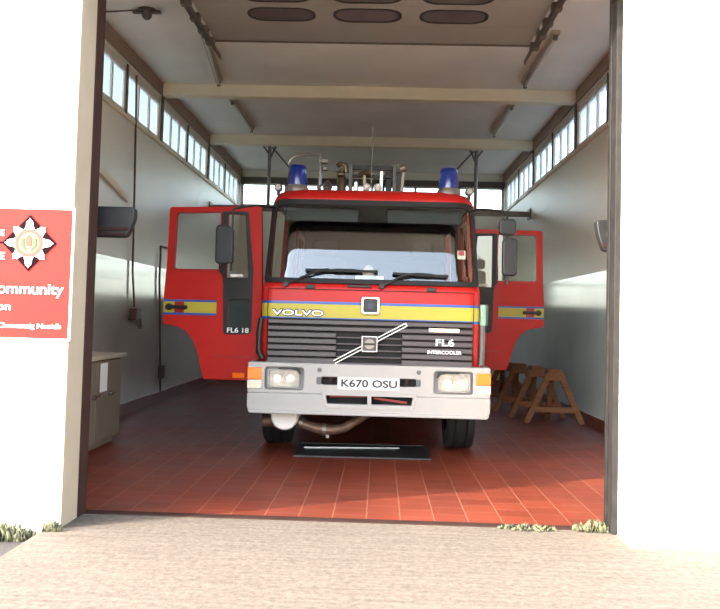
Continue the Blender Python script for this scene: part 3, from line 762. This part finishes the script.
# nearside front door and offside crew door stay shut: flat panels in the doorway
def shut_door(x, y0, y1):
    s = 1 if x > 0 else -1
    lo = rpoly([(y0, 2.42), (y1, 2.42), (y1, 1.17), (y1-.18, 1.17), (y0+.5, .98), (y0+.42, .74), (y0, .74)] if y0 < 2 else [(y0, 2.42), (y1, 2.42), (y1, .76), (y0, .76)], .02)
    wn = rpoly([(y0+.12, 2.36), (y1-.1, 2.36), (y1-.1, 1.8), (y0+.12, 1.8)], .03)
    # the pressing leans in above the waist with the pillars
    def lean(o):
        for v in o.data.vertices:
            if v.co.z > 1.66: v.co.x -= s*(v.co.z-1.66)*.092
        return o
    d = lean(MB().plate([lo, wn], .03, YZ(x-.015 if s > 0 else x-.015)).build('door', M_red, FE))
    lean(MB().plate([wn], .006, YZ(x-.003)).build('window_glass', M_pane, d))
    xs_ = x+s*.0155
    MB().bb(xs_, xs_+s*.003, y0+.01, y1-.01, 1.358, 1.468).build('stripe', M_yellow, d)
    MB().bb(xs_, xs_+s*.003, y0+.01, y1-.01, 1.335, 1.358).bb(xs_, xs_+s*.003, y0+.01, y1-.01, 1.468, 1.49).build('stripe_edge', M_blue, d)
    MB().bar((x+s*.04, y1-.26, 1.41), (x+s*.04, y1-.05, 1.41), .03, .03).build('door_handle', M_black, d, bevel=.006)
shut_door(1.02, .645, 1.70); shut_door(-1.02, 2.90, 3.94)

# --- mirrors
a = MB().tube([(.93, .36, 2.40), (1.0, .15, 2.40), (1.1, .06, 2.385), (1.22, .08, 2.37), (1.255, .1, 2.33), (1.262, .1, 1.78), (1.262, .1, 1.70)], .011).build('mirror_arm', M_black, FE)
MB().plate([rr(1.178, 1.335, 2.155, 2.305, .04)], .07, XZ(.12), bev=.015).build('mirror_head', M_mirror, a)
MB().plate([rr(1.212, 1.35, 1.775, 2.125, .04)], .07, XZ(.12), bev=.015).build('mirror_head', M_mirror, a)
MB().plate([rr(1.196, 1.318, 2.172, 2.288, .03)], .004, XZ(.05)).build('mirror_back', M_black, a)
a = MB().tube([(-.95, .4, 2.40), (-1.1, .15, 2.39), (-1.25, .1, 2.36), (-1.315, .1, 2.34), (-1.318, .1, 1.9), (-1.318, .1, 1.76)], .011).build('mirror_arm', M_black, FE)
MB().plate([rr(-1.465, -1.325, 1.82, 2.19, .04)], .07, XZ(.12), bev=.015).build('mirror_head', M_mirror, a)
MB().bb(-1.35, -1.30, .06, .13, 1.83, 2.15).build('mirror_clamp', M_black, a, bevel=.01)

# --- beacons and marker lamps
for x in (-.762, .742):
    b = MB().lathe([(.118, 2.58), (.118, 2.61), (.108, 2.63), (.102, 2.65), (0, 2.65)], (x, .58, 0)).build('beacon', M_steel, FE)
    MB().lathe([(.102, 2.645), (.100, 2.70), (.092, 2.80), (.086, 2.835), (.07, 2.85), (0, 2.855)], (x, .58, 0)).build('beacon_lens', M_bluelens, b)
for s in (-1, 1):
    k = MB().cyl((s*.925, .42, 2.595), (s*.925, .34, 2.595), .040).bb(s*.925-.015, s*.925+.015, .37, .42, 2.52, 2.58).build('roof_lamp', M_black, FE)
    MB().cyl((s*.925, .339, 2.595), (s*.925, .334, 2.595), .028).build('lamp_glass', M_steel, k)

# --- roof equipment
RG = MB().bb(-.27, .23, 1.3, 1.35, 2.945, 2.99).bb(-.24, .20, 1.31, 1.35, 2.86, 2.89).bb(-.23, .19, 1.28, 1.36, 2.66, 2.70).build('roof_gantry', M_black, FE)
for x in (-.255, .215): MB().bb(x-.022, x+.022, 1.26, 1.34, 2.58, 3.0).build('gantry_post', M_greyvane, RG, bevel=.006)
for b in ((.12, .19, 1.36, 1.46, 2.56, 2.93), (.07, .115, 1.36, 1.44, 2.56, 2.80), (-.22, -.17, 1.36, 1.42, 2.56, 2.85)): MB().bb(*b).build('gantry_block', M_black, RG, bevel=.01)
MB().tube([(-.17, 1.25, 2.88), (-.11, 1.24, 2.90), (-.03, 1.24, 2.88)], .02).bb(-.12, -.09, 1.22, 1.26, 2.6, 2.87).build('gantry_fitting', M_brass, RG)
for b in ((.06, .09, 1.24, 1.28, 2.56, 2.92), (-.21, -.18, 1.24, 1.28, 2.56, 2.8)): MB().bb(*b).build('gantry_stay', M_alu, RG)
mt = MB().lathe([(.035, 2.56), (.035, 2.60), (.018, 2.61), (.018, 3.10), (.012, 3.115), (0, 3.115)], (-.585, 1.3, 0), n=16).build('light_mast', M_alu, FE)
MB().tube([(-.585, 1.3, 3.09), (-.72, 1.3, 3.10), (-.83, 1.3, 3.085), (-.90, 1.29, 3.05), (-.93, 1.28, 2.98)], .016).build('mast_arm', M_alu, mt)
MB().box((-.54, 1.28, 3.02), (.08, .08, .05)).box((-.53, 1.27, 2.94), (.05, .06, .05)).build('mast_clamp', M_steel, mt, bevel=.01)
vb = MB().lathe([(.06, 2.56), (.06, 2.66), (.04, 2.70), (.055, 2.74), (.03, 2.80), (0, 2.82)], (-.50, 1.28, 0), n=20).tube([(-.52, 1.2, 2.62), (-.60, 1.18, 2.72), (-.52, 1.16, 2.76)], .018).build('hose_valve', M_alu, FE)
pm = MB().lathe([(.05, 2.56), (.05, 2.85), (.035, 2.87), (.035, 2.93), (0, 2.95)], (-.35, 1.3, 0), n=18).build('water_monitor', M_brass, FE)
MB().tube([(-.40, 1.28, 2.97), (-.36, 1.27, 3.0), (-.31, 1.27, 2.98), (-.30, 1.27, 2.9)], .028).cyl((-.40, 1.25, 2.88), (-.33, 1.25, 2.88), .03).build('monitor_nozzle', M_brass, pm)
rb = MB().bb(.22, .30, 1.28, 1.36, 2.58, 2.92).build('right_bracket', M_black, FE, bevel=.01)
MB().cyl((.27, 1.27, 2.95), (.33, 1.27, 2.97), .045).bar((.31, 1.28, 2.92), (.29, 1.28, 2.6), .03, .03).build('bracket_pulley', M_steel, rb)
MB().tube([(-.03, 1.1, 2.56), (-.03, 1.1, 3.35)], .004, 6).build('aerial', M_steel, FE)
MB().bb(.05, .22, .62, .68, 2.575, 2.61).build('roof_vent', M_black, FE, bevel=.008)
for x, lb in ((-.175, 'long pole with a pale round end on the engine roof, left of the pair'), (-.06, 'long pole with a pale round end on the engine roof, right of the pair')):
    e = empty('roof_pole', (x, 9.5, 2.735), math.radians(1.5)); tag(e, lb, 'pole', 'poles on the engine roof')
    MB().cyl((0, 0, 0), (0, 4.8, 0), .032).build('shaft', M_steel, e)
    MB().ball((0, -.02, 0), .042).build('round_end', M_letter, e)
MB().bb(-.4, .4, 5.2, 5.28, 2.5, 2.703).build('roof_rack_bar', M_steel, FE)

# --- inside the cab
MB().bb(-.95, .95, .3, .72, 1.38, 1.62).bb(-.95, .95, .25, .5, 1.58, 1.65).build('dashboard', M_inner, FE, bevel=.03)
sw = MB(); n_ = 24; cxw, cyw, czw = -.55, .85, 1.72
pts = []
for k in range(n_+1):
    a = 2*PI*k/n_; pts.append((cxw+.22*math.cos(a), cyw+.22*math.sin(a)*.75, czw+.22*math.sin(a)*.62))
sw.tube(pts, .016)
sw.bar((cxw-.2, cyw, czw), (cxw+.2, cyw, czw), .03, .02).cyl((cxw, cyw-.05, czw-.02), (cxw-.0, cyw-.25, czw-.25), .03)
sw.build('steering_wheel', M_black, FE)
for x in (-.55, .55):
    st = MB().bb(x-.26, x+.26, 1.2, 1.7, 1.30, 1.45).build('seat', M_seat, FE, bevel=.05)
    MB().bar((x, 1.66, 1.42), (x, 1.80, 2.02), .5, .12, up=(0, 1, 0)).build('backrest', M_seat, st, bevel=.04)
    MB().box((x, 1.82, 2.14), (.28, .1, .18)).build('headrest', M_seat, st, bevel=.04)
MB().bb(-.9, .9, 3.3, 3.8, 1.2, 1.45).bb(-.9, .9, 3.75, 3.9, 1.4, 2.1).build('crew_bench', M_seat, FE, bevel=.04)
for x in (-.5, .5): MB().bb(x-.36, x+.36, .47, .50, 2.28, 2.42).build('sun_visor', M_black, FE, bevel=.01)
tag(MB().bb(-.135, .135, -.001, .001, 0, .1).bb(-.135, .135, 0, .06, 0, .002).build('paper_sheet', M_paper, loc=(-.11, 8.56, 1.652), rotz=.03), 'white folded paper card standing on the dashboard behind the windscreen', 'paper')
tag(MB().lathe([(.06, 0), (.06, .09), (.056, .15), (.04, .19), (.018, .208), (0, .21)], (0, 0, 0), n=20).build('cap', M_skin, loc=(-.12, 8.68, 1.652)), 'small pale rounded cap on dashboard near the windscreen centre', 'cap')

# --- chassis, wheels, rear body
MB().bb(-.45, .45, .3, 7.4, .55, .95).bb(-.9, .9, 1.33, 1.47, .40, .50).bb(-.5, -.35, .2, 7.4, .5, .65).bb(.35, .5, .2, 7.4, .5, .65).build('chassis', M_void, FE)
MB().bar((-.35, .5, .42), (.8, .6, .42), .04, .04).build('track_rod', M_redtrim, FE)
def wheel(x, y, s, k=1):
    w = MB().lathe([(r_, h_*k) for r_, h_ in [(.27, -.12), (.36, -.13), (.425, -.125), (.445, -.10), (.448, -.06), (.436, -.055), (.436, -.045), (.448, -.04), (.448, .04), (.436, .045), (.436, .055), (.448, .06), (.445, .10), (.425, .125), (.36, .13), (.27, .12)]], (x, y, .446), 'x', 40).build('wheel', M_rubber, FE)
    MB().lathe([(.275, .11*s), (.26, .06*s), (.12, .03*s), (.11, .1*s), (0, .1*s)], (x, y, .446), 'x', 28).build('hub', M_redtrim, w)
wheel(-.955, 1.42, -1, 1.14); wheel(.955, 1.42, 1, 1.14)
for x, s in ((-.93, -1), (.93, 1), (-.66, -1), (.66, 1)): wheel(x, 5.4, s)
bd = MB().bb(-1.06, 1.06, 4.0, 7.5, .75, 2.5).build('rear_body', M_red, FE, bevel=.03)
for s in (-1, 1):
    for y0, y1, z0 in ((4.1, 4.85, .85), (4.95, 5.9, 1.2), (6.0, 7.4, .85)):
        sh = MB()
        k = z0
        while k < 2.34:
            sh.bb(s*1.055, s*1.075, y0, y1, k, k+.045); k += .05
        sh.build('locker_shutter', M_alu, bd)
# exhaust
MB().lathe([(0, -.02), (.115, -.02), (.13, .0), (.13, .35), (0, .35)], (-.79, .26, .40), 'y', 28).build('air_canister', M_canister, FE)
pts = [(-1.02, .42, .33), (-.88, .44, .34), (-.72, .42, .36), (-.60, .42, .31), (-.48, .43, .275), (-.36, .44, .265), (-.24, .46, .28), (-.12, .5, .35), (0, .55, .42), (.1, .6, .5)]
ex = MB().tube(pts, [.05, .055, .05, .046, .05, .052, .046, .044, .042, .04], 14).build('exhaust_pipe', M_exhaust, FE)
MB().cyl((-.44, .435, .27), (-.40, .437, .268), .06).build('pipe_clamp', M_steel, ex); MB().cyl((-.66, .42, .335), (-.63, .42, .322), .056).build('pipe_clamp', M_steel, ex)
MB().bb(-.40, -.37, .42, .46, .19, .23).build('drain_tap', M_steel, ex)

# ------------------------------------------------------------------ light
wd = bpy.data.worlds.new('World'); bpy.context.scene.world = wd; wd.use_nodes = True
nt = wd.node_tree; bg = nt.nodes['Background']
sky = nt.nodes.new('ShaderNodeTexSky'); sky.sky_type = 'NISHITA'; sky.sun_disc = False
SUN_EL = math.radians(25); SUN_H = V((.85, .53)).normalized()     # the way the sunlight travels over the ground
sky.sun_elevation = SUN_EL; sky.sun_rotation = math.atan2(-SUN_H.x, -SUN_H.y)
sky.air_density = 1.0; sky.dust_density = 2.0; sky.ozone_density = 1.0
hs = nt.nodes.new('ShaderNodeHueSaturation'); hs.inputs['Saturation'].default_value = .6
nt.links.new(sky.outputs[0], hs.inputs['Color']); nt.links.new(hs.outputs[0], bg.inputs['Color'])
bg.inputs['Strength'].default_value = .56
sl = bpy.data.lights.new('sun', 'SUN'); sl.energy = 4.6; sl.angle = math.radians(.6); sl.color = (1, .93, .82)
so = bpy.data.objects.new('sun', sl); C.objects.link(so)
d = V((SUN_H.x*math.cos(SUN_EL), SUN_H.y*math.cos(SUN_EL), -math.sin(SUN_EL)))
so.rotation_euler = d.to_track_quat('-Z', 'Y').to_euler(); so.location = (-8, -4, 8)

# ------------------------------------------------------------------ camera
yaw, pit, rol = (math.radians(a) for a in (1.85, 2.85, 1.5))
f = V((-math.sin(yaw)*math.cos(pit), math.cos(yaw)*math.cos(pit), math.sin(pit)))
r0 = V((math.cos(yaw), math.sin(yaw), 0)); u0 = r0.cross(f)
r = r0*math.cos(rol)+u0*math.sin(rol); u = -r0*math.sin(rol)+u0*math.cos(rol)
cd = bpy.data.cameras.new('camera'); cam = bpy.data.objects.new('camera', cd); C.objects.link(cam)
cam.matrix_world = Matrix.Translation((0, 0, 1.35)) @ Matrix((r, u, -f)).transposed().to_4x4()
cd.sensor_fit = 'HORIZONTAL'; cd.sensor_width = 36; cd.lens = 36*900/720
cd.shift_x = (360-352)/720; cd.shift_y = (273-304.5)/720
cd.clip_start = .05; cd.clip_end = 500
sc = bpy.context.scene; sc.camera = cam
sc.view_settings.view_transform = 'Standard'; sc.view_settings.look = 'None'; sc.view_settings.gamma = 1; sc.view_settings.use_curve_mapping = False
sc.view_settings.exposure = 1.63
try:
    sc.cycles.max_bounces = 16; sc.cycles.diffuse_bounces = 8; sc.cycles.transparent_max_bounces = 24; sc.cycles.use_denoising = True
except Exception: pass
